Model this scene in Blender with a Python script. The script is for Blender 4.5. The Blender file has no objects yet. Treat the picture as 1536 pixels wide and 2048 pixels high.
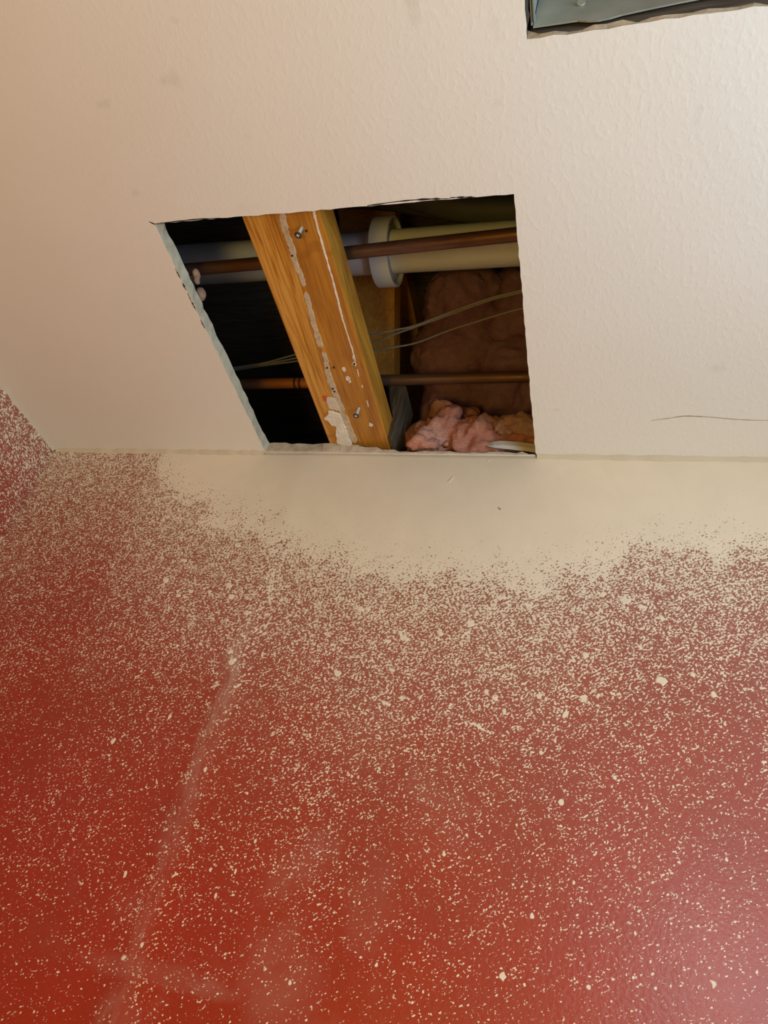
import bpy, bmesh, math, random
from mathutils import Vector, Matrix, noise as mnoise
random.seed(7)
S = bpy.context.scene
C = S.collection
EYE = 1.732                       # camera height above the floor, metres
CEIL = 2.40

# ------------------------------------------------------------------ camera
cam_d = bpy.data.cameras.new('camera'); cam = bpy.data.objects.new('camera', cam_d); C.objects.link(cam)
cam_d.sensor_fit = 'VERTICAL'; cam_d.sensor_height = 24.0; cam_d.sensor_width = 18.0
cam_d.lens = 24.0 * 1532.0 / 2048.0
cam_d.clip_start = 0.01; cam_d.clip_end = 50
Mr = Matrix(((0.9579420208727994, -0.034300956598097766, 0.28490442085477125),
             (0.20667332858116017, -0.6063128964742548, -0.7679002583813755),
             (0.19908093806118404, 0.794486070328143, -0.5737235084561413)))
cam.matrix_world = Matrix.Translation((0, 0, EYE)) @ Mr.to_4x4()
S.camera = cam

# ------------------------------------------------------------------ world, lights, exposure
S.view_settings.view_transform = 'Standard'; S.view_settings.look = 'None'
S.view_settings.gamma = 1.0; S.view_settings.use_curve_mapping = False
S.view_settings.exposure = 0.15
w = bpy.data.worlds.new('daylight'); S.world = w; w.use_nodes = True
w.node_tree.nodes['Background'].inputs[0].default_value = (0.75, 0.86, 1.0, 1)
w.node_tree.nodes['Background'].inputs[1].default_value = 0.2
def area(name, loc, target, sx, sy, power, col):
    d = bpy.data.lights.new(name, 'AREA'); d.shape = 'RECTANGLE'; d.size = sx; d.size_y = sy
    d.energy = power; d.color = col
    o = bpy.data.objects.new(name, d); C.objects.link(o); o.location = loc
    o.rotation_euler = (Vector(target) - Vector(loc)).to_track_quat('-Z', 'Y').to_euler()
    return o
# cool daylight entering by the high window in the right wall
area('window_daylight', (.625, .05, 1.85), (0, .05, 1.80), .70, .75, 11.6, (0.53, 0.81, 1.0))
# added unseen rear window, placed to put a sheen on the red wall
area('added_sheen_light', (.44, -1.735, EYE + .42), (.44, 0, EYE + .42), .32, .40, 4.2, (0.80, 0.93, 1.0))
# added warm fill point without a lamp body, low behind the camera
fill_pos = (-0.12, -0.30, 1.35)
ld = bpy.data.lights.new('warm_fill_light', 'POINT'); ld.energy = 14.5; ld.color = (1.0, 0.67, 0.12); ld.shadow_soft_size = 0.10
lo = bpy.data.objects.new('warm_fill_light', ld); C.objects.link(lo); lo.location = fill_pos

# ------------------------------------------------------------------ node helpers
class NT:
    def __init__(s, name):
        s.m = bpy.data.materials.new(name); s.m.use_nodes = True
        s.t = s.m.node_tree; s.n = s.t.nodes; s.l = s.t.links
        s.b = s.n['Principled BSDF']
    def put(s, sock, v):
        if isinstance(v, bpy.types.NodeSocket): s.l.new(v, sock)
        elif v is not None:
            if hasattr(sock.default_value, '__len__') and not isinstance(v, (int, float)):
                v = tuple(v)
                if len(v) == 3 and len(sock.default_value) == 4: v = v + (1,)
            sock.default_value = v
    def math(s, op, a, b=None, c=None, clamp=False):
        n = s.n.new('ShaderNodeMath'); n.operation = op; n.use_clamp = clamp
        for i, v in enumerate((a, b, c)):
            if v is not None: s.put(n.inputs[i], v)
        return n.outputs[0]
    def obj(s):
        return s.n.new('ShaderNodeTexCoord').outputs['Object']
    def mapping(s, v, scale=(1, 1, 1), rot=(0, 0, 0), loc=(0, 0, 0)):
        n = s.n.new('ShaderNodeMapping'); s.put(n.inputs['Vector'], v)
        n.inputs['Scale'].default_value = scale; n.inputs['Rotation'].default_value = rot; n.inputs['Location'].default_value = loc
        return n.outputs[0]
    def noise(s, v, scale, detail=2, rough=.5, dist=0):
        n = s.n.new('ShaderNodeTexNoise'); s.put(n.inputs['Vector'], v)
        n.inputs['Scale'].default_value = scale; n.inputs['Detail'].default_value = detail
        n.inputs['Roughness'].default_value = rough; n.inputs['Distortion'].default_value = dist
        return n.outputs[0]
    def voro(s, v, scale):
        n = s.n.new('ShaderNodeTexVoronoi'); s.put(n.inputs['Vector'], v); n.inputs['Scale'].default_value = scale
        return n.outputs['Distance'], n.outputs['Color']
    def ramp(s, v, pts):                       # linear map through points (pos, value) by a float curve
        n = s.n.new('ShaderNodeFloatCurve'); s.put(n.inputs['Value'], v)
        c = n.mapping.curves[0]
        while len(c.points) < len(pts): c.points.new(.5, .5)
        for p, (x, y) in zip(c.points, pts): p.location = (x, y); p.handle_type = 'VECTOR'
        n.mapping.update()
        return n.outputs[0]
    def maprange(s, v, a, b, c=0., d=1., smooth=False):
        n = s.n.new('ShaderNodeMapRange'); n.interpolation_type = 'SMOOTHSTEP' if smooth else 'LINEAR'
        for i, x in enumerate((v, a, b, c, d)): s.put(n.inputs[i], x)
        return n.outputs[0]
    def mix(s, f, a, b):
        n = s.n.new('ShaderNodeMix'); n.data_type = 'RGBA'
        s.put(n.inputs['Factor'], f); s.put(n.inputs['A'] if False else n.inputs[6], a); s.put(n.inputs[7], b)
        return n.outputs[2]
    def cramp(s, v, pts):
        n = s.n.new('ShaderNodeValToRGB'); s.put(n.inputs[0], v)
        e = n.color_ramp.elements
        while len(e) < len(pts): e.new(.5)
        for q, (x, c) in zip(e, pts): q.position = x; q.color = tuple(c) + (1,)
        return n.outputs[0]
    def bump(s, h, strength=.3, dist=.002, nrm=None):
        n = s.n.new('ShaderNodeBump'); s.put(n.inputs['Height'], h)
        n.inputs['Strength'].default_value = strength; n.inputs['Distance'].default_value = dist
        if nrm is not None: s.put(n.inputs['Normal'], nrm)
        return n.outputs[0]
    def sep(s, v):
        n = s.n.new('ShaderNodeSeparateXYZ'); s.put(n.inputs[0], v); return n.outputs
    def done(s, col=None, rough=.6, nrm=None, metal=0, spec=.5, coat=None):
        s.put(s.b.inputs['Base Color'], col); s.put(s.b.inputs['Roughness'], rough)
        s.put(s.b.inputs['Metallic'], metal); s.put(s.b.inputs['Specular IOR Level'], spec)
        if nrm is not None: s.put(s.b.inputs['Normal'], nrm)
        return s.m

CREAM = (0.69, 0.575, 0.435)
RED = (0.285, 0.016, 0.002)

def simple(name, col, rough=.6, var=.12, scale=40, bump=0, metal=0, spec=.5, bscale=200):
    t = NT(name); o = t.obj()
    n = t.noise(o, scale, 4, .6)
    c = t.mix(t.maprange(n, .3, .7), tuple(x * (1 - var) for x in col), tuple(min(1, x * (1 + var)) for x in col))
    nr = t.bump(t.noise(o, bscale, 3), bump, .002) if bump else None
    return t.done(c, rough, nr, metal, spec)

# ------------------------------------------------------------------ materials
def make_ceiling_mat():
    t = NT('ceiling_paint'); o = t.obj()
    a = t.noise(o, 9, 3); b = t.noise(o, 60, 3)
    c = t.mix(t.maprange(a, .3, .7), (0.785, 0.75, 0.69), (0.80, 0.768, 0.715))
    st = t.noise(o, 22, 2)                              # a few faint stains
    c = t.mix(t.maprange(st, .70, .80, 0, .25, True), c, (0.50, 0.42, 0.30))
    m1 = t.mapping(o, (1, .65, 1), (0, 0, .6))
    h1 = t.maprange(t.noise(m1, 190, 2, .5), .45, .72, 0, 1, True)   # trowelled orange peel
    h2 = t.noise(o, 420, 2)
    x = t.sep(o)[0]
    amt = t.maprange(x, -.6, .15, .12, 1)
    h = t.math('ADD', t.math('MULTIPLY', h1, amt), t.math('MULTIPLY', h2, .35))
    return t.done(c, .75, t.bump(h, .13, .0013), 0, .3)

def make_wall_mat(name, axis, bpts):
    """cream overspray over red; bpts = (position along wall, height below which red shows) relative to eye"""
    t = NT(name); o = t.obj(); s = t.sep(o)
    u = s[axis]; z = t.math('SUBTRACT', s[2], EYE)
    un = t.maprange(u, -.9, .4)
    zb = t.ramp(un, [((x + .9) / 1.3, y) for x, y in bpts])
    wob = t.math('MULTIPLY', t.math('SUBTRACT', t.noise(o, 28, 4, .65), .5), .10)
    d = t.math('ADD', t.math('SUBTRACT', zb, z), wob)
    d = t.math('MULTIPLY', d, t.maprange(u, -.85, -.45, .62, 1)) if axis == 0 else d
    dn = t.maprange(d, -.2, .6)                          # 0.25 = the edge of the white
    D = lambda q: (q + .2) / .8
    patch = t.math('SUBTRACT', t.noise(o, 7, 3, .6), .5)
    thr = t.ramp(dn, [(0, .06), (D(-.08), .22), (D(-.03), .36), (D(-.006), .42), (D(.006), .485), (D(.06), .52), (D(.13), .55),
                      (D(.2), .588), (D(.3), .618), (D(.45), .652), (1, .668)])
    thr = t.math('ADD', thr, t.math('MULTIPLY', patch, t.maprange(d, .05, .3, 0, -.12)))
    mp = t.mapping(o, (1, 1, 1), (0, .55, 0)) if axis == 0 else t.mapping(o, (1, 1, 1), (.55, 0, 0))
    mp = t.mapping(mp, (.74, 1, 1) if axis == 0 else (1, .74, 1))
    thr = t.math('ADD', thr, t.math('MULTIPLY', t.math('SUBTRACT', t.noise(mp, 105, 2.5, .65), .5), -.34))
    n1 = t.noise(mp, 470, 2.5, .6, .25)
    f1 = t.maprange(t.math('SUBTRACT', n1, thr), -.010, .022, 0, 1, True)
    # drops: random round flecks, small and large
    warp = t.n.new('ShaderNodeVectorMath'); warp.operation = 'MULTIPLY_ADD'
    nz = t.n.new('ShaderNodeTexNoise'); nz.inputs['Scale'].default_value = 260; t.l.new(o, nz.inputs['Vector'])
    t.l.new(nz.outputs['Color'], warp.inputs[0]); warp.inputs[1].default_value = (.0032, .0032, .0032); t.l.new(mp, warp.inputs[2])
    def drops(scale, rmax, dens, power):
        dist, col = t.voro(warp.outputs[0], scale)
        cs = t.n.new('ShaderNodeSeparateColor'); t.l.new(col, cs.inputs[0])
        on = t.math('LESS_THAN', cs.outputs[0], dens)
        r = t.math('MULTIPLY', t.math('ADD', t.math('POWER', cs.outputs[1], power), .18), rmax)
        return t.math('MULTIPLY', on, t.maprange(t.math('SUBTRACT', r, dist), -.02, .06, 0, 1, True))
    pd = t.maprange(patch, -.15, .15, .35, 1.3)
    dens_s = t.math('MULTIPLY', t.ramp(dn, [(0, 0), (D(0), .75), (D(.15), .62), (D(.3), .50), (D(.5), .42), (1, .40)]), pd)
    dens_b = t.math('MULTIPLY', t.ramp(dn, [(0, 0), (D(0), .6), (D(.15), .42), (D(.3), .22), (D(.5), .16), (1, .14)]), pd)
    f2 = drops(430, .36, dens_s, 2.0)
    f3 = drops(150, .33, dens_b, 4.0)
    f4 = drops(75, .22, t.math('MULTIPLY', dens_b, .75), 2.0)
    fl = t.math('MAXIMUM', f1, t.math('MAXIMUM', f2, t.math('MAXIMUM', f3, f4)), clamp=True)
    # dry mist between the flecks, and rubbed pale streaks low on the wall
    fog = t.ramp(dn, [(0, .8), (D(0), .62), (D(.08), .42), (D(.2), .18), (D(.4), .04), (1, .02)])
    mist = t.math('MULTIPLY', fog, .06)
    cloud = t.maprange(t.noise(o, 6, 4, .6), .56, .75, 0, .12, True)
    mist = t.math('ADD', mist, cloud)
    if axis == 0:
        # the taped seam takes a rubbed pale dust down its ridge
        dx = t.math('ABSOLUTE', t.math('ADD', t.math('SUBTRACT', u, -.418), t.math('MULTIPLY', t.math('SUBTRACT', t.noise(o, 18, 2), .5), .03)))
        seam = t.math('MULTIPLY', t.maprange(dx, .002, .018, .24, 0, True), t.ramp(z, [(0, .35), (.12, .3), (.24, .6), (.32, 1), (.39, .8), (.43, 0), (1, 0)]))
        seam = t.math('MULTIPLY', seam, t.maprange(t.noise(t.mapping(o, (1, 1, .22)), 160, 3), .38, .62, .3, 1.5))
        mist = t.math('ADD', mist, seam)
        for (cx, cz, rx, rz, a) in ((-.395, .026, .09, .012, .14), (-.33, .022, .03, .009, .14), (-.20, .12, .03, .045, .10), (-.245, .28, .06, .05, .08)):
            e = t.math('ADD', t.math('POWER', t.math('ABSOLUTE', t.math('DIVIDE', t.math('SUBTRACT', u, cx), rx)), 2),
                       t.math('POWER', t.math('ABSOLUTE', t.math('DIVIDE', t.math('SUBTRACT', z, cz), rz)), 2))
            e = t.math('ADD', e, t.math('MULTIPLY', t.math('SUBTRACT', t.noise(o, 40, 4), .5), 2.2))
            mist = t.math('ADD', mist, t.maprange(e, .0, 1.2, a * .6, 0, True))
    mist = t.math('MINIMUM', mist, .9)
    rn = t.noise(o, 14, 3)
    red = t.mix(t.maprange(rn, .3, .7), RED, tuple(c * 1.12 for c in RED))
    base = t.mix(fog, red, (0.27, 0.155, 0.095))
    base = t.mix(mist, base, (0.52, 0.40, 0.31))
    cr = t.mix(t.maprange(t.noise(o, 30, 2), .3, .7), CREAM, tuple(c * 1.05 for c in CREAM))
    col = t.mix(fl, base, cr)
    fine = t.noise(o, 300, 2)
    h = t.math('ADD', t.math('MULTIPLY', fl, .55), t.math('MULTIPLY', fine, .6))
    rough = t.maprange(fl, 0, 1, .30, .7)
    return t.done(col, rough, t.bump(h, .35, .0010), 0, .8)

BPT = [(-.9, .68), (-.70, .685), (-.66, .68), (-.64, .62), (-.60, .585), (-.518, .545), (-.426, .512), (-.365, .496), (-.294, .478), (-.241, .464),
       (-.181, .475), (-.121, .468), (-.065, .474), (-.011, .50), (.016, .519), (.096, .524), (.167, .538), (.40, .55)]
M_ceil = make_ceiling_mat()
M_wall = make_wall_mat('red_wall_overspray', 0, BPT)
M_left = make_wall_mat('red_wall_overspray_side', 1, [(-.9, .715), (.2, .72), (.4, .725)])
M_plain = simple('plain_wall_paint', (0.70, 0.58, 0.38), .7, .03, 8)

def make_gypsum():
    t = NT('cut_gypsum'); o = t.obj()
    n = t.noise(o, 70, 5, .65); g = t.noise(o, 500, 2)
    c = t.cramp(n, [(.25, (.37, .32, .24)), (.5, (.51, .45, .34)), (.75, (.57, .51, .40))])
    return t.done(c, .9, t.bump(t.math('ADD', n, t.math('MULTIPLY', g, .4)), .5, .002), 0, .2)
M_gyp = make_gypsum()
M_edge = simple('tan_far_edge', (.50, .40, .29), .9, .2, 90, .4)  # darker, tanner cut-edge colour, used on the far faces only

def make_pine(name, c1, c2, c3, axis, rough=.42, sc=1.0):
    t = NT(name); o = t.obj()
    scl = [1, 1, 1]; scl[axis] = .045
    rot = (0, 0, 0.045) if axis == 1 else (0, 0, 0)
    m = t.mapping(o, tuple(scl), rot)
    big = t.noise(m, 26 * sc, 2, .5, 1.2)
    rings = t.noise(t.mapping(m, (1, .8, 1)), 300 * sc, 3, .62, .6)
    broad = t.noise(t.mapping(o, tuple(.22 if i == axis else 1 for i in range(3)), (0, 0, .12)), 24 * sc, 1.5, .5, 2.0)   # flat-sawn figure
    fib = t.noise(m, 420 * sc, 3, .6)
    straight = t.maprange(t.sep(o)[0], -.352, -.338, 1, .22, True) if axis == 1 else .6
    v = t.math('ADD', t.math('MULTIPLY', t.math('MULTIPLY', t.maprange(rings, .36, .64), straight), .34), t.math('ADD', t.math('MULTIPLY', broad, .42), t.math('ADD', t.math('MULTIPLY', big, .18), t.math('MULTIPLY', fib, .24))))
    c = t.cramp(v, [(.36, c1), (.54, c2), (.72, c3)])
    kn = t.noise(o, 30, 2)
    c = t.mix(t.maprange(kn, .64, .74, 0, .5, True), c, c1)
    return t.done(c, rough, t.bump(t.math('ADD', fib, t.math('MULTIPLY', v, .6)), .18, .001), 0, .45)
M_pine = make_pine('amber_pine', (.29, .105, .014), (.52, .225, .026), (.64, .335, .070), 1)
M_pine2 = make_pine('amber_pine_web', (.50, .22, .03), (.62, .30, .05), (.70, .38, .08), 2)
M_dark = make_pine('dark_cavity_tone', (.03, .02, .013), (.06, .04, .025), (.10, .07, .045), 0, .85)  # near-black tone chosen so the cavity interior stays dark
M_greywood = make_pine('weathered_grey_timber', (.025, .015, .008), (.08, .050, .027), (.17, .115, .07), 2, .9, 2.0)
M_glue = simple('dried_glue', (.52, .40, .27), .8, .22, 220, .15)
M_mud = simple('joint_compound', (.74, .68, .58), .85, .12, 120, .6)
M_mark = simple('red_mark', (.55, .06, .02), .6)
M_pvc = simple('white_pvc', (.76, .77, .82), .38, .05, 30)
M_ring = simple('white_plastic', (.68, .72, .78), .42, .03, 30)
M_cond = simple('grey_conduit', (.12, .118, .095), .6, .1, 30)
def make_copper(name, a, b):
    t = NT(name); o = t.obj(); m = t.mapping(o, (.25, 1, 1))
    n = t.noise(m, 60, 4, .6)
    c = t.cramp(n, [(.3, a), (.7, b)])
    r = t.maprange(t.noise(o, 45, 3), .3, .7, .38, .62)
    return t.done(c, r, None, .45, .5)
M_cu = make_copper('tarnished_copper', (.095, .042, .026), (.17, .078, .048))
M_cu2 = make_copper('part_scoured_copper', (.11, .055, .03), (.17, .09, .05))
def scoured(m):
    """a scoured bright stretch of the pipe with two dark burn marks"""
    t = NT.__new__(NT); t.m = m; t.t = m.node_tree; t.n = t.t.nodes; t.l = t.t.links; t.b = t.n['Principled BSDF']
    o = t.obj(); x = t.sep(o)[0]; old = t.b.inputs['Base Color'].links[0].from_socket
    a = t.maprange(x, -.56, -.43, 0, 1, True); b = t.maprange(x, -.40, -.36, 1, 0, True)
    c = t.mix(t.math('MULTIPLY', a, b), old, (.62, .21, .055))
    for cx in (-.4585, -.4505):
        c = t.mix(t.maprange(t.math('ABSOLUTE', t.math('SUBTRACT', x, cx)), .0012, .0026, .85, 0, True), c, (.03, .02, .015))
    t.put(t.b.inputs['Base Color'], c)
scoured(M_cu2)
M_wire = simple('wire_jacket', (.20, .185, .15), .5, .05)
M_black = simple('black_phosphate', (.035, .032, .03), .45, .2, 300)
M_flat_black = simple('flat_black', (.02, .017, .014), .9)  # flat black for nail holes, saw cuts and torn edges
M_thread = simple('dusty_thread', (.50, .46, .40), .7, .3, 400)
M_galv = None
def make_galv():
    t = NT('galvanised_sheet'); o = t.obj()
    d, col = t.voro(o, 45)
    n = t.noise(o, 25, 4)
    c = t.mix(t.maprange(n, .3, .7), (.40, .40, .35), (.56, .55, .49))
    return t.done(c, t.maprange(n, .3, .7, .38, .55), t.bump(n, .1, .002), .3, .5)
M_galv = make_galv()
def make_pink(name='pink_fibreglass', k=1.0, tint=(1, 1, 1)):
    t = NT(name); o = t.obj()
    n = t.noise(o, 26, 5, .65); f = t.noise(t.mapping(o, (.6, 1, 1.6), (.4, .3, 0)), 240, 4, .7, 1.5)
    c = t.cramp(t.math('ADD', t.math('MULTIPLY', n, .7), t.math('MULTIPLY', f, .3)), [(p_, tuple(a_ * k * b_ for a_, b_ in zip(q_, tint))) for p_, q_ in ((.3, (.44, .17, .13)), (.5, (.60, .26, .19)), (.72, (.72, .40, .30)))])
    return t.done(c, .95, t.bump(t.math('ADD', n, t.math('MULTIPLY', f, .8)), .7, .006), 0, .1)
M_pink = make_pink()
M_pink_dim = make_pink('dimmed_pink_fibreglass', .56, (1, 1.15, 2.1))  # shaded copy of the pink: darkened and tinted mauve for the back batt
def make_tuft():
    t = NT('pale_fibreglass'); o = t.obj()
    f = t.noise(t.mapping(o, (.5, 1, 1.6), (.4, .3, 0)), 200, 5, .75, 2)
    c = t.cramp(f, [(.3, (.55, .27, .21)), (.7, (.80, .58, .47))])
    return t.done(c, .95, t.bump(f, .9, .006), 0, .1)
M_tuft = make_tuft()
M_floor = simple('warm_wood_floor', (.42, .28, .15), .4, .1, 6)
M_trimp = simple('white_trim_paint', (.75, .73, .70), .5, .02)

# ------------------------------------------------------------------ object helpers; coordinates are relative to the eye (z up from EYE)
def link(name, bm, mat, parent=None, smooth=False, loc=None):
    bmesh.ops.recalc_face_normals(bm, faces=bm.faces)
    me = bpy.data.meshes.new(name); bm.to_mesh(me); bm.free()
    for m in (mat if isinstance(mat, (list, tuple)) else [mat]): me.materials.append(m)
    if smooth:
        for p in me.polygons: p.use_smooth = True
    o = bpy.data.objects.new(name, me); C.objects.link(o)
    o.location = (0, 0, EYE) if parent is None else (0, 0, 0)
    # meshes are built about the eye; a child sits in its parent's frame, whose origin is the eye shifted by the root's own place
    if parent is not None:
        o.parent = parent
        off = parent.get('_o', (0, 0, 0))
        if any(off): o.location = tuple(-v for v in off)
        o['_o'] = (0.0, 0.0, 0.0)
    return o
def thing(name, label, cat, loc, group=None):
    o = bpy.data.objects.new(name, None); C.objects.link(o)
    o.empty_display_size = .05
    o.location = (loc[0], loc[1], loc[2] + EYE); o['_o'] = tuple(float(v) for v in loc)
    o['label'] = label; o['category'] = cat
    if group: o['group'] = group
    return o
def tag(o, label, cat, group=None):
    o['label'] = label; o['category'] = cat
    if group: o['group'] = group
    return o
def struct(o): o['kind'] = 'structure'; return o
def add_box(bm, a, b, mi=0):
    vs = [bm.verts.new((x, y, z)) for x in (a[0], b[0]) for y in (a[1], b[1]) for z in (a[2], b[2])]
    fs = []
    for q in ((0, 1, 3, 2), (4, 6, 7, 5), (0, 4, 5, 1), (2, 3, 7, 6), (0, 2, 6, 4), (1, 5, 7, 3)):
        f = bm.faces.new([vs[i] for i in q]); f.material_index = mi; fs.append(f)
    return vs, fs
def box(a, b, bev=0, seg=2):
    bm = bmesh.new(); add_box(bm, a, b)
    if bev: bmesh.ops.bevel(bm, geom=list(bm.edges), offset=bev, segments=seg, affect='EDGES', profile=.6)
    return bm
def add_tube(bm, pts, r, n=20, cap=True, mi=0):
    pts = [Vector(p) for p in pts]; rings = []
    rr = r if isinstance(r, (list, tuple)) else [r] * len(pts)
    up = None
    for i, p in enumerate(pts):
        t = (pts[min(i + 1, len(pts) - 1)] - pts[max(i - 1, 0)]).normalized()
        if up is None:
            up = Vector((0, 0, 1)) if abs(t.z) < .9 else Vector((1, 0, 0))
        a = (up - t * up.dot(t)).normalized(); b = t.cross(a); up = a
        rings.append([bm.verts.new(p + (a * math.cos(2 * math.pi * k / n) + b * math.sin(2 * math.pi * k / n)) * rr[i]) for k in range(n)])
    for A, B in zip(rings, rings[1:]):
        for k in range(n):
            f = bm.faces.new((A[k], A[(k + 1) % n], B[(k + 1) % n], B[k])); f.material_index = mi; f.smooth = True
    if cap:
        for q in (rings[0], rings[-1]):
            f = bm.faces.new(q); f.material_index = mi
    return rings
def add_lathe_x(bm, cx, cy, cz, prof, n=40):
    """profile of (x offset, radius) about an axis along x"""
    rings = []
    for (dx, r) in prof:
        rings.append([bm.verts.new((cx + dx, cy + r * math.cos(2 * math.pi * k / n), cz + r * math.sin(2 * math.pi * k / n))) for k in range(n)])
    for A, B in zip(rings, rings[1:]):
        for k in range(n): bm.faces.new((A[k], A[(k + 1) % n], B[(k + 1) % n], B[k]))
def add_patch(bm, pts, z, th, mi=0):
    """flat piece hanging th below height z"""
    lo = [bm.verts.new((x, y, z - th)) for x, y in pts]; hi = [bm.verts.new((x, y, z + .0002)) for x, y in pts]
    bm.faces.new(lo).material_index = mi
    for k in range(len(pts)):
        bm.faces.new((lo[k], lo[(k + 1) % len(pts)], hi[(k + 1) % len(pts)], hi[k])).material_index = mi
def smoothed(pts, n=6):
    pts = [Vector(p) for p in pts]; out = []
    P = [pts[0] * 2 - pts[1]] + pts + [pts[-1] * 2 - pts[-2]]
    for i in range(1, len(P) - 2):
        for k in range(n):
            t = k / n; a, b, c, d = P[i - 1:i + 3]
            out.append(.5 * ((2 * b) + (c - a) * t + (2 * a - 5 * b + 4 * c - d) * t * t + (3 * b - a - 3 * c + d) * t ** 3))
    out.append(pts[-1]); return out

# ------------------------------------------------------------------ the room
ZC = CEIL - EYE                    # .668
YW = .7615; XL = -.8455; XR = .64; YB = -1.75
U = .668
def hole_loop():
    x0, x1, y0, y1 = -.7195 * U, -.1457 * U, .5881 * U, .7590
    return x0, x1, y0, y1
HX0, HX1, HY0, HY1 = hole_loop()
DX0, DX1, DY0, DY1 = -.1155 * U, .2300, .105, .3925 * U
def edge_pts(a, b, n, jit):
    out = []
    for k in range(n):
        t = k / n
        j = jit * (random.random() - .5) if k else 0
        dx, dy = b[0] - a[0], b[1] - a[1]; L = math.hypot(dx, dy)
        out.append((a[0] + dx * t - dy / L * j, a[1] + dy * t + dx / L * j))
    return out
def loop(x0, x1, y0, y1, n, jit):
    c = [(x0, y0), (x1, y0), (x1, y1), (x0, y1)]
    out = []
    for i in range(4): out += edge_pts(c[i], c[(i + 1) % 4], n, jit)
    return out
bm = bmesh.new()
outer = [(XL - .02, YB - .1), (XR + .1, YB - .1), (XR + .1, YW + .0005), (XL - .02, YW + .0005)]
lo1 = loop(HX0, HX1, HY0, HY1, 44, .0012)
lo2 = loop(DX0, DX1, DY0, DY1, 30, .0018)
TH = .0164
def far_drop(x, side):
    """height of the broken back edge of the far cut"""
    q = (x / U)
    t = min(1, max(0, (q + .56) / .15))
    return TH - (TH - .0035) * t
def mk(ps, z):
    vs = [bm.verts.new((x, y, z)) for x, y in ps]
    es = [bm.edges.new((vs[i], vs[(i + 1) % len(vs)])) for i in range(len(vs))]
    return vs, es
ov, oe = mk(outer, ZC); v1, e1 = mk(lo1, ZC); v2, e2 = mk(lo2, ZC)
bmesh.ops.triangle_fill(bm, use_beauty=True, use_dissolve=False, edges=oe + e1 + e2)
for f in bm.faces: f.material_index = 0
for vs, ps, j, n in ((v1, lo1, .0022, 44), (v2, lo2, .003, 30)):
    mids, tops = [], []
    for i, (x, y) in enumerate(ps):
        side = i // n
        th = TH
        if n == 44 and side == 2: th = far_drop(x, side) + random.uniform(-.0012, .0012)
        if n == 30: th = (.0065 if side == 2 else TH) + random.uniform(-.002, .0015)
        jx, jy = random.uniform(-j, j) * .5, random.uniform(-j, j) * .5
        mids.append(bm.verts.new((x + random.uniform(-.0004, .0004), y + random.uniform(-.0004, .0004) - (.0006 if n == 44 and side == 2 else 0), ZC + min(.0022, th * .5))))
        tops.append(bm.verts.new((x + jx, y + jy, ZC + th)))
    N = len(ps)
    for A, B in ((vs, mids), (mids, tops)):
        for i in range(N):
            f = bm.faces.new((A[i], A[(i + 1) % N], B[(i + 1) % N], B[i])); f.material_index = 2 if (i // n) == 2 else (3 if n == 30 and i // n == 3 else 1)  # duct opening's left gypsum cut takes the dark tone for its dark gap
ceiling = struct(link('ceiling', bm, [M_ceil, M_gyp, M_edge, M_dark]))

# far wall: red, with the overspray; a taped seam makes a low ridge
bm = bmesh.new()
xs = [XL - .02 + .01 * i for i in range(int((.6 - XL) / .01))]; xs = [x for x in xs if x < .5] + [.5, XR + .1]
zs = [-EYE, -.4, -.1, .1, .2, .3, .4, .5, .58, .64, .655, .662, ZC - .0001]
def wy(x, z):
    r = .0022 * math.exp(-((x + .418) / .014) ** 2) * (1 if z < .5 else .4)
    return YW - r
grid = [[bm.verts.new((x, wy(x, z), z)) for z in zs] for x in xs]
for i in range(len(xs) - 1):
    for k in range(len(zs) - 1):
        f = bm.faces.new((grid[i][k], grid[i + 1][k], grid[i + 1][k + 1], grid[i][k + 1])); f.smooth = True
bk = [bm.verts.new(p) for p in ((xs[0], YW + .0127, -EYE), (xs[-1], YW + .0127, -EYE), (xs[-1], YW + .0127, ZC - .0001), (xs[0], YW + .0127, ZC - .0001))]
bm.faces.new(bk)
bm.faces.new([g[-1] for g in grid] + [bk[2], bk[3]])
wall_far = struct(link('wall_far', bm, M_wall)); 
wall_left = struct(link('wall_left', box((XL - .0127, YB, -EYE), (XL, YW - .0005, ZC - .0001)), M_left))
for o in (wall_far, wall_left):                       # keep object space = world metres for the overspray
    for v in o.data.vertices: v.co.z += EYE
    o.location = (0, 0, 0)
def caulk(name, pts, ax):
    bm = bmesh.new()
    V = []
    for p in pts:
        r = .0050 * random.uniform(.7, 1.25)
        q = [(r, 0), (r * .45, r * .45), (0, r)]
        row = []
        for a, b in [(-.0002, -.0002)] + q:
            row.append(bm.verts.new((p, YW - a, ZC - b) if ax == 'x' else (XL + a, p, ZC - b)))
        V.append(row)
    for A, B in zip(V, V[1:]):
        for k in range(1, 3):
            f = bm.faces.new((A[k], A[k + 1], B[k + 1], B[k])); f.smooth = True
    return struct(link(name, bm, simple('caulk_paint', (.58, .485, .36), .7, .04, 60)))
caulk('trim_4', [XL + .004 + i * (HX0 - XL - .006) / 60 for i in range(61)], 'x')
caulk('trim_5', [HX1 + .002 + i * (XR - HX1 - .004) / 60 for i in range(61)], 'x')
caulk('trim_6', [-.6 + i * (YW + .598) / 90 for i in range(91)], 'y')
struct(link('floor', box((XL, YB, -EYE - .03), (XR, YW, -EYE)), M_floor))
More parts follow.
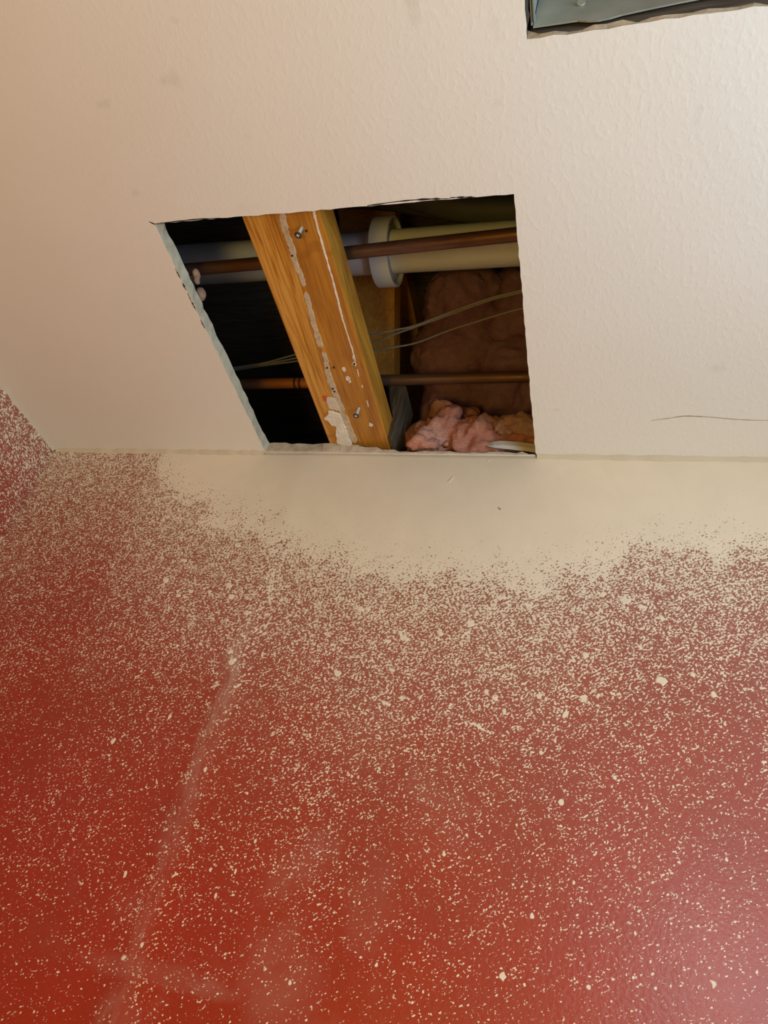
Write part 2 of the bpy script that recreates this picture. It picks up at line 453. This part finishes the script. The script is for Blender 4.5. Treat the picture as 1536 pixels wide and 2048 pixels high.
# rear wall and right wall with window openings (behind the camera); the rear window is added
def win(name, ax, c, a0, a1, z0, z1):
    bm = bmesh.new(); f = .05
    def b(p0, p1, q0, q1, t=.03):
        if ax == 'y': add_box(bm, (p0, c - t, q0), (p1, c + t, q1))
        else: add_box(bm, (c - t, p0, q0), (c + t, p1, q1))
    b(a0, a0 + f, z0, z1); b(a1 - f, a1, z0, z1); b(a0 + f, a1 - f, z0, z0 + f); b(a0 + f, a1 - f, z1 - f, z1)
    return struct(link(name, bm, M_trimp))
def wall_with_hole(name, ax, c0, c1, a0, a1, h0, h1, w0, w1):
    bm = bmesh.new()
    def b(p0, p1, q0, q1):
        if ax == 'y': add_box(bm, (p0, c0, q0), (p1, c1, q1))
        else: add_box(bm, (c0, p0, q0), (c1, p1, q1))
    b(a0, h0, -EYE, ZC - .0001); b(h1, a1, -EYE, ZC - .0001); b(h0, h1, -EYE, w0); b(h0, h1, w1, ZC - .0001)
    return struct(link(name, bm, M_plain))
wall_with_hole('wall_rear', 'y', YB - .1, YB, XL, XR, .24, .63, .19, .65)
win('added_rear_window', 'y', YB - .05, .24, .63, .19, .65)  # frame for the added sheen light
wall_with_hole('wall_right', 'x', XR, XR + .1, YB, YW, -.34, .44, -.32, .52)
win('window_1', 'x', XR + .05, -.34, .44, -.32, .52)

# ------------------------------------------------------------------ cavity above the ceiling: deck, closing sides, wall plate
CX0, CX1, CY0, CY1, CT = -1.0, .62, -.45, 1.16, 1.10
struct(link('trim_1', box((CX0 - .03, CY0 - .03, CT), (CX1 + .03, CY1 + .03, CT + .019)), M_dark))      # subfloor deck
bm = bmesh.new()
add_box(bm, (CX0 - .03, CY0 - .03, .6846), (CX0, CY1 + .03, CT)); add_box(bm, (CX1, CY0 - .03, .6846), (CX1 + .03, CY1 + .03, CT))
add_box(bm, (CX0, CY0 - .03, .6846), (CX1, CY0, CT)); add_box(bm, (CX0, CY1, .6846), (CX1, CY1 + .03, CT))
struct(link('trim_2', bm, M_dark))                                                                          # unseen sides added to close off and darken the cavity
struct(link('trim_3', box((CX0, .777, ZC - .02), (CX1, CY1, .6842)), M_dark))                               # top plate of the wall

# ------------------------------------------------------------------ floor truss
ZB = .6844
truss = thing('floor_truss', 'amber pine framing board lying flat across the square ceiling hole', 'beam', (-.3425, .5, ZB))
bm = box((-.3867, CY0 + .01, ZB), (-.2984, .93, ZB + .038), .0022, 2)
chord = link('bottom_chord', bm, M_pine, truss)
ux, uy = -.687, .727
p0 = (.778 - .010 * ux / uy * -1, .855); p0 = (.787, .846)
bm = bmesh.new()
L = (CT - .038 - .846) / uy
q1 = (p0[0] + ux * L, p0[1] + uy * L); nx, nz = .727, .687
pr = [(p0[0], p0[1]), (q1[0], q1[1]), (q1[0] + nx * .038 - ux * .0, q1[1]), (p0[0] + nx * .038, p0[1] + nz * .038)]
pr[2] = (q1[0] + .038 / .727, q1[1])
va = [bm.verts.new((-.419, y, z)) for y, z in pr]; vb = [bm.verts.new((-.330, y, z)) for y, z in pr]
bm.faces.new(va); bm.faces.new(vb)
for k in range(4): bm.faces.new((va[k], va[(k + 1) % 4], vb[(k + 1) % 4], vb[k]))
bmesh.ops.bevel(bm, geom=list(bm.edges), offset=.002, segments=2, affect='EDGES')
link('web', bm, M_pine2, truss)
link('top_chord', box((-.434, CY0 + .01, CT - .038), (-.345, CY1 - .01, CT - .0003), .002), M_pine2, truss)

ZP = .6844
gs = [(565, .4970, .5909), (0, .5030, .6162), (0, .5015, .6475), (0, .5045, .6797), (0, .5025, .7040), (0, .5018, .722)]
def ribbon(bm, pts, w, th, jit):
    """irregular smear hanging th under the board"""
    lo, hi = [], []
    P = smoothed([(x, y, 0) for x, y in pts], 7)
    n = len(P); ws = w if callable(w) else (lambda t: w)
    for i, p in enumerate(P):
        t = i / (n - 1); e = .25 if i in (0, n - 1) else 1
        a = ws(t) * e * (1 + random.uniform(-jit, jit)); b = ws(t) * e * (1 + random.uniform(-jit, jit))
        zz = ZP - th * random.uniform(.6, 1)
        lo.append((bm.verts.new((p.x - a, p.y, ZP + .0002)), bm.verts.new((p.x - a * .7, p.y, zz))))
        hi.append((bm.verts.new((p.x + b * .7, p.y, zz)), bm.verts.new((p.x + b, p.y, ZP + .0002))))
    for i in range(n - 1):
        A = lo[i] + hi[i]; B = lo[i + 1] + hi[i + 1]
        for k in range(3): bm.faces.new((A[k], A[k + 1], B[k + 1], B[k]))
k = ZP
bm = bmesh.new()
ribbon(bm, [(-.497 * k, .587 * k), (-.5010 * k, .616 * k), (-.5005 * k, .647 * k), (-.5035 * k, .680 * k), (-.5005 * k, .704 * k), (-.502 * k, .7215 * k)], lambda t: .0048 - .0016 * t, .0005, .22)
link('glue_strip', bm, M_glue, chord)
bm = bmesh.new()
ribbon(bm, [(-.503 * k, .732 * k), (-.5075 * k, .79 * k), (-.5095 * k, .835 * k), (-.510 * k, .852 * k)], lambda t: .0032 + .0016 * t, .0005, .25)
link('glue_strip', bm, M_glue, chord)
bm = bmesh.new()
ribbon(bm, [(-.509 * k, .862 * k), (-.5085 * k, .882 * k), (-.512 * k, .90 * k), (-.5144 * k, .931 * k), (-.5135 * k, .984 * k), (-.5125 * k, 1.039 * k), (-.508 * k, 1.105 * k)], lambda t: .0030 + .0032 * t, .0005, .22)
link('glue_strip', bm, M_glue, chord)
bm = bmesh.new()
wl = [(-.4455, .587), (-.4468, .612), (-.4482, .663), (-.4491, .722), (-.4521, .772), (-.4525, .815), (-.452, .86), (-.4536, .89)]
ribbon(bm, [(x * k, y * k) for x, y in wl], lambda t: .0009 + .0006 * (1 - t), .0006, .5)
for a, b in ((.905, .925), (.945, .952), (.985, 1.003), (.872, .882)):
    ribbon(bm, [(-.4545 * k, a * k), (-.455 * k, (a + b) / 2 * k), (-.4557 * k, b * k)], .0007, .0006, .4)
o = link('compound_line', bm, M_mud, chord)
# torn mud and paper at the wall end
def jag(pts, n=4, j=.0018):
    out = []
    for i in range(len(pts)):
        a, b = Vector(pts[i] + (0,)), Vector(pts[(i + 1) % len(pts)] + (0,))
        for q in range(n):
            p = a.lerp(b, q / n); out.append((p.x + random.uniform(-j, j), p.y + random.uniform(-j, j)))
    return out
def PX(l): return [(x * k, y * k) for x, y in l]
bm = bmesh.new()
add_patch(bm, jag(PX([(-.5345, .976), (-.5170, .977), (-.5150, 1.012), (-.537, 1.006)]), 4, .0008), ZP, .0012)
link('paper_scrap', bm, simple('torn_paper', (.62, .54, .44), .85, .1, 120), chord)
bm = bmesh.new()
add_patch(bm, jag(PX([(-.5400, .972), (-.5335, .972), (-.5350, .982), (-.5405, .984)]), 2, .0003), ZP, .0017)
link('red_mark', bm, M_mark, chord)['label'] = 'small red mark on the torn paper corner'
bm = bmesh.new()
add_patch(bm, jag(PX([(-.539, 1.012), (-.520, 1.018), (-.5165, 1.06), (-.515, 1.115), (-.545, 1.106), (-.541, 1.08), (-.535, 1.055), (-.546, 1.045), (-.552, 1.030)]), 5, .0013), ZP, .0030)
link('mud_patch', bm, M_mud, chord)['label'] = 'crumbled white joint compound at the wall end'
bm = bmesh.new()
for (x, y, r) in ((-.480, .905, .0028), (-.4555, .893, .0026), (-.478, .928, .0030), (-.4765, .935, .002), (-.462, 1.052, .0026), (-.4575, .893, .002), (-.535, 1.118, .003), (-.505, 1.118, .003)):
    add_patch(bm, jag([((x + 0) * k + r * math.cos(a), y * k + r * math.sin(a) * 1.4) for a in (0, 1.05, 2.1, 3.14, 4.2, 5.2)], 2, .0007), ZP, .0008)
o = link('compound_speck', bm, M_mud, chord); o['kind'] = 'stuff'
bm = bmesh.new()
for (x, y) in ((-.5035, .6615), (-.511, .9), (-.498, .9), (-.5145, .953), (-.513, .96), (-.516, 1.062), (-.4665, .62)):
    add_patch(bm, [(x * k + .0013 * math.cos(a), y * k + .0013 * math.sin(a)) for a in (0, .8, 1.6, 2.4, 3.2, 4, 4.8, 5.6)], ZP, .0014)
o = link('nail_hole', bm, M_flat_black, chord); o['kind'] = 'stuff'

# screws left hanging out of the board
def screw(x, y, zh, tilt, label):
    t = thing('drywall_screw', label, 'screw', (x, y, ZB))
    def tr(b):
        Mx = Matrix.Translation((x, y, ZB)) @ Matrix.Rotation(tilt[0], 4, 'X') @ Matrix.Rotation(tilt[1], 4, 'Y')
        bmesh.ops.transform(b, matrix=Mx, verts=b.verts); return b
    Lh = ZB - zh
    b = bmesh.new(); pts, rr = [], []
    n = 11
    for i in range(n):
        z = .002 - (Lh - .001) * i / (n - 1)
        pts += [(0, 0, z), (0, 0, z - .0003), (0, 0, z - .0006)]; rr += [.0012, .00215, .0012]
    add_tube(b, pts, rr, 12); link('threaded_shank', tr(b), M_thread, t)
    b = bmesh.new()
    prof = [(-Lh + .0032, .0013), (-Lh + .0022, .0021), (-Lh + .0008, .0038), (-Lh, .0041), (-Lh - .0004, .0037)]
    rings = [[b.verts.new((r * math.cos(2 * math.pi * q / 20), r * math.sin(2 * math.pi * q / 20), z)) for q in range(20)] for z, r in prof]
    for A, B in zip(rings, rings[1:]):
        for q in range(20): b.faces.new((A[q], A[(q + 1) % 20], B[(q + 1) % 20], B[q]))
    b.faces.new(rings[0]); b.faces.new(rings[-1]); link('screw_head', tr(b), M_black, t)
    b = bmesh.new()
    add_box(b, (-.0019, -.00045, -Lh - .0006), (.0019, .00045, -Lh - .0003)); add_box(b, (-.00045, -.0019, -Lh - .00062), (.00045, .0019, -Lh - .0003))
    link('cross_recess', tr(b), M_mud, t)['label'] = 'cross recess packed with white compound'
    return t
screw(-.3239, .4205, .6712, (.03, .02), 'black cross-head drywall screw in the board, near the far end from the wall')
screw(-.3252, .6880, .6690, (-.05, .03), 'black drywall screw hanging from the board, near the red wall')

# ------------------------------------------------------------------ pipes, wires
pv = thing('drain_pipe', 'thick white plastic drain pipe with a wide collar, crossing above the board', 'pipe', (-.2, .6155, .893))
R = .0302
def pvp(x): return (x, .6155 + .004 * (-x) * .3, .923)
bm = bmesh.new(); add_tube(bm, [(CX0, .6165, .923), (CX1, .614, .923)], R, 48); link('pipe', bm, M_pvc, pv, True)
bm = bmesh.new()
add_lathe_x(bm, -.3335, .6155, .923, [(0, .0305), (0, .0478), (.0008, .049), (.0262, .049), (.027, .0484), (.027, .0455), (.017, .0450), (.017, .0375), (.0225, .037), (.0225, .0305)], 56)
o = link('collar', bm, M_ring, pv, True); o.data.set_sharp_from_angle(angle=.6); o['label'] = 'flat white ring collar with recessed face'
def pipe(name, label, pts, r, mat, cat='pipe'):
    bm = bmesh.new(); add_tube(bm, smoothed(pts, 4) if len(pts) > 2 else pts, r, 28)
    return tag(link(name, bm, mat, None, True), label, cat)
pipe('copper_pipe', 'dark tarnished copper pipe running in front of the white drain pipe', [(CX0, .523, .759), (-.427, .5105, .759), (-.311, .5040, .759), (-.110, .4946, .759), (CX1, .462, .759)], .00795, M_cu)
pipe('copper_pipe', 'copper pipe nearest the red wall, bright orange left of the board', [(CX0, .7365, .783), (-.44, .7345, .783), (-.326, .7318, .783), (-.115, .729, .783), (CX1, .7215, .783)], .00795, M_cu2)
zw = .80
def wire(pts, label, dz=0):
    P = [(x * (zw + dz), y * (zw + dz), zw + dz) for x, y in pts]
    bm = bmesh.new(); add_tube(bm, smoothed(P, 5), .00135, 10)
    tag(link('cable', bm, M_wire, None, True), label, 'cable', 'thin white cables above the board')
Lw = [(-1.24, .985), (-.85, .918), (-.687, .894), (-.6315, .8855)]
wire(Lw + [(-.566, .868), (-.412, .829), (-.365, .819), (-.328, .811), (-.265, .7865), (-.205, .765), (-.157, .7525), (0, .72), (.3, .69), (.77, .67)], 'thin white cable, highest of the three beside the board')
wire([(x, y + .003) for x, y in Lw] + [(-.566, .876), (-.414, .8458), (-.3667, .8276), (-.3285, .8140), (-.265, .7905), (-.205, .7685), (-.157, .756), (0, .725), (.3, .70), (.77, .68)], 'thin white cable, middle of the three beside the board', .004)
wire([(x, y + .006) for x, y in Lw] + [(-.566, .883), (-.414, .8617), (-.3725, .8563), (-.3305, .8477), (-.27, .823), (-.2006, .800), (-.15, .785), (0, .75), (.3, .72), (.77, .70)], 'thin white cable, lowest of the three beside the board', .008)
zz = 1.02
def cond(pts, r, label, z):
    P = [(x * z, y * z, z) for x, y in pts]
    bm = bmesh.new(); add_tube(bm, smoothed(P, 6), r, 20)
    tag(link('conduit', bm, M_cond, None, True), label, 'conduit')
cond([(-.98, .56), (-.60, .556), (-.40, .570), (-.33, .579), (-.27, .594), (-.19, .610), (0, .612), (.58, .61)], .017, 'olive grey conduit slanting behind the white drain pipe', 1.03)
cond([(-.5, .44), (-.37, .535), (-.30, .567), (-.22, .600), (-.10, .612), (.05, .60), (.62, .57)], .022, 'grey conduit curving above the olive one at the top of the hole', .985)

# ------------------------------------------------------------------ insulation
def lumps(name, spheres, mat, label, cat, disp, seed, parent=None, vox=.006):
    bm = bmesh.new(); rnd = random.Random(seed)
    for (x, y, z, rx, ry, rz) in spheres:
        r = bmesh.ops.create_icosphere(bm, subdivisions=3, radius=1)
        rot = Matrix.Rotation(rnd.uniform(-.4, .4), 4, 'Y')
        bmesh.ops.transform(bm, matrix=Matrix.Translation((x, y, z)) @ rot @ Matrix.Diagonal((rx, ry, rz, 1)), verts=r['verts'])
    o = link(name, bm, mat, parent, True)
    m = o.modifiers.new('r', 'REMESH'); m.mode = 'VOXEL'; m.voxel_size = vox; m.use_smooth_shade = True
    dg = bpy.context.evaluated_depsgraph_get(); me = bpy.data.meshes.new_from_object(o.evaluated_get(dg)); o.modifiers.clear(); o.data = me
    nrm = [v.normal.copy() for v in me.vertices]
    for v, n in zip(me.vertices, nrm):
        p = Vector(v.co)
        q = p * 22 + Vector((seed, 3, 1)); w_ = Vector((mnoise.noise(q), mnoise.noise(q + Vector((9, 0, 0))), mnoise.noise(q + Vector((0, 9, 0)))))
        a = mnoise.fractal(p * 32 + w_ * 1.6, .9, 2.1, 5) * disp + (abs(mnoise.noise(p * 60 + w_ * 2)) - .25) * disp * .8
        v.co = p + n * a
    for p in me.polygons: p.use_smooth = True
    if label: tag(o, label, cat)
    return o
rnd = random.Random(4)
back = []
for i in range(60):
    x = -.235 + .80 * (i % 12) / 11 + rnd.uniform(-.02, .02); row = i // 12
    y, z = [(.795, 1.005), (.84, .945), (.885, .885), (.925, .835), (.79, 1.02)][row]
    r = rnd.uniform(.060, .078)
    back.append((x, y + rnd.uniform(-.015, .02), z + rnd.uniform(-.015, .015), r, r, r))
batt = lumps('insulation_batt', back, M_pink_dim, 'dim mauve pink fibreglass batt filling the space behind the cables', 'insulation', .007, 3)
front = []
for i in range(16):
    x = -.238 + .053 * i + rnd.uniform(-.01, .01)
    front.append((x, .806 + rnd.uniform(-.006, .008), .727 + rnd.uniform(-.008, .006), .042, .045, .036 + rnd.uniform(0, .008)))
front += [(-.252, .772, .705, .018, .016, .018), (-.240, .776, .728, .02, .02, .024), (-.225, .772, .74, .014, .018, .022), (-.258, .768, .694, .012, .012, .011), (-.262, .760, .6855, .016, .007, .005), (-.243, .7615, .6850, .016, .006, .005),
          (-.18, .785, .70, .04, .02, .018), (-.145, .79, .745, .015, .015, .015), (-.24, .80, .77, .022, .02, .03), (-.21, .82, .785, .018, .016, .02)]
fr = lumps('insulation_roll', front, M_pink, 'brighter salmon pink fibreglass wad lying on the wall plate at the hole edge', 'insulation', .009, 11, None, .004)
tuft = lumps('insulation_tuft', [(-.125, .763, .727, .026, .012, .014), (-.105, .766, .722, .022, .012, .014), (-.142, .766, .722, .016, .01, .012)], M_tuft, None, None, .007, 5, None, .0025)
tuft.parent = fr; tuft.location = (0, 0, 0); tuft['label'] = 'pale frayed tuft'

# weathered timber wedge beside the board
bm = bmesh.new()
pz = [(-.2978, .6844), (-.2922, .6844), (-.2900, .735), (-.2895, .782), (-.3150, .784), (-.3075, .750), (-.2980, .7235)]
va = [bm.verts.new((x, .746 + (z - .684) * -.04, z)) for x, z in pz]; vb = [bm.verts.new((x, .80, z)) for x, z in pz]
bm.faces.new(va); bm.faces.new(vb)
for q in range(len(pz)): bm.faces.new((va[q], va[(q + 1) % len(pz)], vb[(q + 1) % len(pz)], vb[q]))
tag(link('timber_wedge', bm, M_greywood), 'weathered dark grey splintered wood piece wedged between the board and pink insulation', 'wood')

# white drywall shard in the right corner of the hole
bm = bmesh.new()
rows = [([(-.239, 1.106), (-.226, 1.0985), (-.211, 1.0955), (-.19, 1.0965), (-.168, 1.100), (-.144, 1.1035), (-.132, 1.106)], .700),
        ([(-.2385, 1.1105), (-.225, 1.109), (-.211, 1.1085), (-.19, 1.1095), (-.168, 1.1135), (-.144, 1.118), (-.132, 1.120)], .691),
        ([(-.236, 1.113), (-.225, 1.116), (-.211, 1.1185), (-.19, 1.1215), (-.168, 1.1250), (-.144, 1.1290), (-.132, 1.130)], .686)]
V = [[bm.verts.new((x * z, y * z, z + random.uniform(-.0004, .0004))) for x, y in r] for r, z in rows]
V.append([bm.verts.new((v.co.x, v.co.y + .006, v.co.z + .004)) for v in V[2]]); V.append([bm.verts.new((v.co.x, v.co.y + .004, v.co.z + .002)) for v in V[0]])
for A, B in zip(V, V[1:] + V[:1]):
    for q in range(6): bm.faces.new((A[q], A[q + 1], B[q + 1], B[q]))
bm.faces.new([r[0] for r in V]); bm.faces.new([r[-1] for r in V])
tag(link('drywall_shard', bm, simple('shard_paper', (.66, .64, .59), .8, .06, 100)), 'broken off-white drywall shard in the right corner of the hole by the wall', 'drywall')

# pale paper shreds caught on the left cut
for q, (px, py, z, a) in enumerate(((-.692, .692, .688, .011), (-.700, .728, .689, .008))):
    o = lumps('paper_shred', [(px * z, py * z, z + .004, .0042, a * .75, .005), (px * z - .002, py * z + .006, z + .004, .0035, .0045, .0045)], simple('pinkish_paper', (.26, .165, .12), .9, .3, 150), ('tan paper shred on the left cut, upper of the pair', 'tan paper shred on the left cut, lower of the pair')[q], 'shred', .003, 20 + q, None, .0015)

# ------------------------------------------------------------------ duct boot in the second opening
duct = thing('duct_boot', 'grey sheet metal duct box inside the cut opening at the top right', 'duct', (.07, .18, .69))
def sheet(bm, A, B, t):
    """strip between polylines A and B with thickness offset t"""
    off = Vector(t)
    a1 = [bm.verts.new(p) for p in A]; b1 = [bm.verts.new(p) for p in B]
    a2 = [bm.verts.new(Vector(p) + off) for p in A]; b2 = [bm.verts.new(Vector(p) + off) for p in B]
    n = len(A)
    for q in range(n - 1):
        bm.faces.new((a1[q], a1[q + 1], b1[q + 1], b1[q])); bm.faces.new((a2[q], b2[q], b2[q + 1], a2[q + 1]))
        bm.faces.new((a1[q], a2[q], a2[q + 1], a1[q + 1])); bm.faces.new((b1[q], b1[q + 1], b2[q + 1], b2[q]))
    bm.faces.new((a1[0], b1[0], b2[0], a2[0])); bm.faces.new((a1[-1], a2[-1], b2[-1], b1[-1]))
yf = .2625
edge = [(-.1077, .3800), (-.0573, .3800), (-.046, .3822), (-.0350, .3832), (-.022, .3825), (-.0083, .3805), (.0185, .3785), (.0526, .3765), (.0866, .375), (.14, .3735), (.20, .373)]
A = [(x * (yf / y), yf, yf / y) for x, y in edge]; x_l = A[0][0]
A = [(min(p[0], .224), p[1], p[2]) for p in A]
B = [(p[0], yf, .98) for p in A]
bm = bmesh.new(); sheet(bm, A, B, (0, .0012, 0)); link('far_panel', bm, M_galv, duct)
bm = bmesh.new(); sheet(bm, [(x_l - .0005, .11, .692), (x_l - .0005, yf - .0005, .692)], [(x_l - .0005, .11, .98), (x_l - .0005, yf - .0005, .98)], (-.0012, 0, 0)); link('side_panel', bm, M_galv, duct)
bm = bmesh.new(); sheet(bm, [(.2245, .11, .692), (.2245, yf, .692)], [(.2245, .11, .98), (.2245, yf, .98)], (.0012, 0, 0)); link('side_panel', bm, M_galv, duct)
bm = bmesh.new(); sheet(bm, [(x_l, .109, .692), (.224, .109, .692)], [(x_l, .109, .98), (.224, .109, .98)], (0, -.0012, 0)); link('near_panel', bm, M_galv, duct)
link('top_panel', box((x_l, .109, .98), (.2245, yf + .001, .9815)), M_galv, duct)
# rolled bright lip on the left panel
bm = bmesh.new(); add_tube(bm, [(x_l + .0008, .11, .692), (x_l + .0008, yf - .003, .692)], .0014, 10); link('rolled_lip', bm, M_galv, duct, True)
bm = bmesh.new(); add_tube(bm, [(-.038, yf - .0008, .72), (-.038, yf - .0022, .7196)], .0035, 12); link('rivet', bm, M_galv, duct)
# rough brown header board seen under the metal's torn edge
tag(link('header_board', box((DX0 - .02, .2672, .6846), (.36, .305, .80), .001), make_pine('rough_brown_board', (.055, .042, .034), (.11, .088, .072), (.17, .14, .115), 0, .9, 1.5)),
    'rough brown board showing under the duct box edge', 'board')

# ------------------------------------------------------------------ small things on the ceiling and wall surfaces
def strip_on_ceiling(name, pts, w, mat, th=.0003, jit=.4):
    bm = bmesh.new(); P = smoothed([(x * U, y * U, 0) for x, y in pts], 5); n = len(P)
    a, b = [], []
    for i, p in enumerate(P):
        t = (P[min(i + 1, n - 1)] - P[max(i - 1, 0)]).normalized(); nn = Vector((-t.y, t.x, 0))
        ww = w * (1 - .75 * abs(2 * i / (n - 1) - 1) ** 2) * (1 + random.uniform(-jit, jit))
        a.append((bm.verts.new((p.x + nn.x * ww, p.y + nn.y * ww, ZC - th)), bm.verts.new((p.x - nn.x * ww, p.y - nn.y * ww, ZC - th))))
        b.append((bm.verts.new((p.x + nn.x * ww, p.y + nn.y * ww, ZC + .0001)), bm.verts.new((p.x - nn.x * ww, p.y - nn.y * ww, ZC + .0001))))
    for i in range(n - 1):
        bm.faces.new((a[i][0], a[i + 1][0], a[i + 1][1], a[i][1]))
        bm.faces.new((a[i][0], b[i][0], b[i + 1][0], a[i + 1][0])); bm.faces.new((a[i][1], a[i + 1][1], b[i + 1][1], b[i][1]))
    o = link(name, bm, mat); o.parent = ceiling; o.location = (0, 0, 0); return o
M_crack = simple('crack_shadow', (.34, .26, .18), .9)
strip_on_ceiling('hairline_crack', [(.062, 1.0395), (.0919, 1.0337), (.116, 1.0287), (.1566, 1.0313), (.2049, 1.0375), (.26, 1.040)], .00055, M_crack)
strip_on_ceiling('saw_cut', [(-.727, .583), (-.722, .5865), (-.7185, .589)], .0006, M_flat_black)
strip_on_ceiling('saw_cut', [(-.7195, .5878), (-.65, .5860), (-.60, .5872)], .0006, M_flat_black)
strip_on_ceiling('torn_edge', [(-.36, .5872), (-.31, .5845), (-.27, .5848), (-.235, .587)], .0008, M_flat_black, jit=.9)
strip_on_ceiling('torn_edge', [(-.236, .5855), (-.215, .5865), (-.20, .5875)], .0006, M_flat_black, jit=.9)
strip_on_ceiling('saw_cut', [(-.1455, 1.130), (-.1450, 1.136), (-.1447, 1.1385)], .0006, M_flat_black)
for y0, y1 in ((.672, .692), (.70, .716), (.722, .76), (.78, .80)):
    strip_on_ceiling('torn_edge', [(-.7205, y0), (-.7208, (y0 + y1) / 2), (-.7205, y1)], .0006, M_flat_black, jit=.8)

def wall_blob(pts_px, name, mat, th=.0007):
    pass
bm = bmesh.new()
def splat(x, z, rx, rz, n=14, j=.35, th=.0006):
    y = wy(x, z)
    c = [bm.verts.new((x, y - th, z))]
    ring, rim = [], []
    for q in range(n):
        a = 2 * math.pi * q / n; r = 1 + random.uniform(-j, j)
        ring.append(bm.verts.new((x + rx * r * .75 * math.cos(a), y - th, z + rz * r * .75 * math.sin(a))))
        rim.append(bm.verts.new((x + rx * r * math.cos(a), y + .0002, z + rz * r * math.sin(a))))
    for q in range(n):
        bm.faces.new((c[0], ring[q], ring[(q + 1) % n])); bm.faces.new((ring[q], rim[q], rim[(q + 1) % n], ring[(q + 1) % n]))
M_cream = simple('cream_paint_drop', CREAM, .65, .05, 60)
SPL = [(-.037, .232, .0033, .0033), (-.005, .085, .0021, .0021), (-.157, .660, .0028, .0016), (-.355, .098, .0014, .003), (-.342, .122, .0012, .003)]
for a in SPL: splat(*a, j=.15)
for (x, z, a, b) in ((-.149, .416, .0058, .0046), (-.221, .391, .0048, .0040), (-.227, .397, .003, .004), (-.119, .452, .0062, .0036), (-.181, .401, .0042, .0036), (-.022, .389, .0034, .0046), (.017, .459, .0066, .0050)):
    splat(x, z, a, b, 13, .45)
ZB_ = [(p, q) for p, q in BPT]
for q in range(60):
    x = random.uniform(-.60, .19)
    zb_ = next(b0 + (b1 - b0) * (x - a0) / (a1 - a0) for (a0, b0), (a1, b1) in zip(ZB_, ZB_[1:]) if a0 <= x <= a1)
    r = random.uniform(.0016, .0040)
    splat(x, zb_ - random.uniform(.005, .17), r * random.uniform(.8, 1.5), r * random.uniform(.7, 1.3), 9, .5)
o = link('paint_splat', bm, M_cream); o.parent = wall_far; o.location = (0, 0, EYE); o['kind'] = 'stuff'
o = None
bm = bmesh.new()
for q in range(9):
    splat(-.131 + .0028 * q, .300 - .001 * q + random.uniform(-.0015, .0015), random.uniform(.0015, .003), random.uniform(.0012, .0024), 8, .5, .0004)
o = link('paint_smear', bm, M_cream); o.parent = wall_far; o.location = (0, 0, EYE)
bm = bmesh.new()
for (x, z) in ((-.462, .581), (-.447, .553), (-.447, .546), (-.449, .539), (-.452, .531), (-.437, .524), (-.455, .549), (-.442, .565), (-.452, .556), (-.134, .580), (-.136, .582)):
    splat(x, z, random.uniform(.0009, .0016), random.uniform(.0008, .0014), 8, .3, .0003)
o = link('dark_speck', bm, simple('bare_red_speck', (.16, .09, .05), .7)); o.parent = wall_far; o.location = (0, 0, EYE); o['kind'] = 'stuff'
bm = bmesh.new()
for k in range(4):
    splat(-.201 - .0014 * k, .629 - .0022 * k, .0016, .0020, 9, .3, .0009)
o = link('plaster_nick', bm, M_cream); o.parent = wall_far; o.location = (0, 0, EYE)
bm = bmesh.new()
for q in range(46):
    x = random.uniform(-.55, .16); z = random.uniform(.02, .44); r = random.uniform(.0011, .0026)
    splat(x, z, r * random.uniform(.7, 1.2), r * random.uniform(.8, 1.8), 9, .3, .0004)
o = link('paint_drop', bm, M_cream); o.parent = wall_far; o.location = (0, 0, EYE); o['kind'] = 'stuff'
for o in C.objects:
    if '_o' in o: del o['_o']
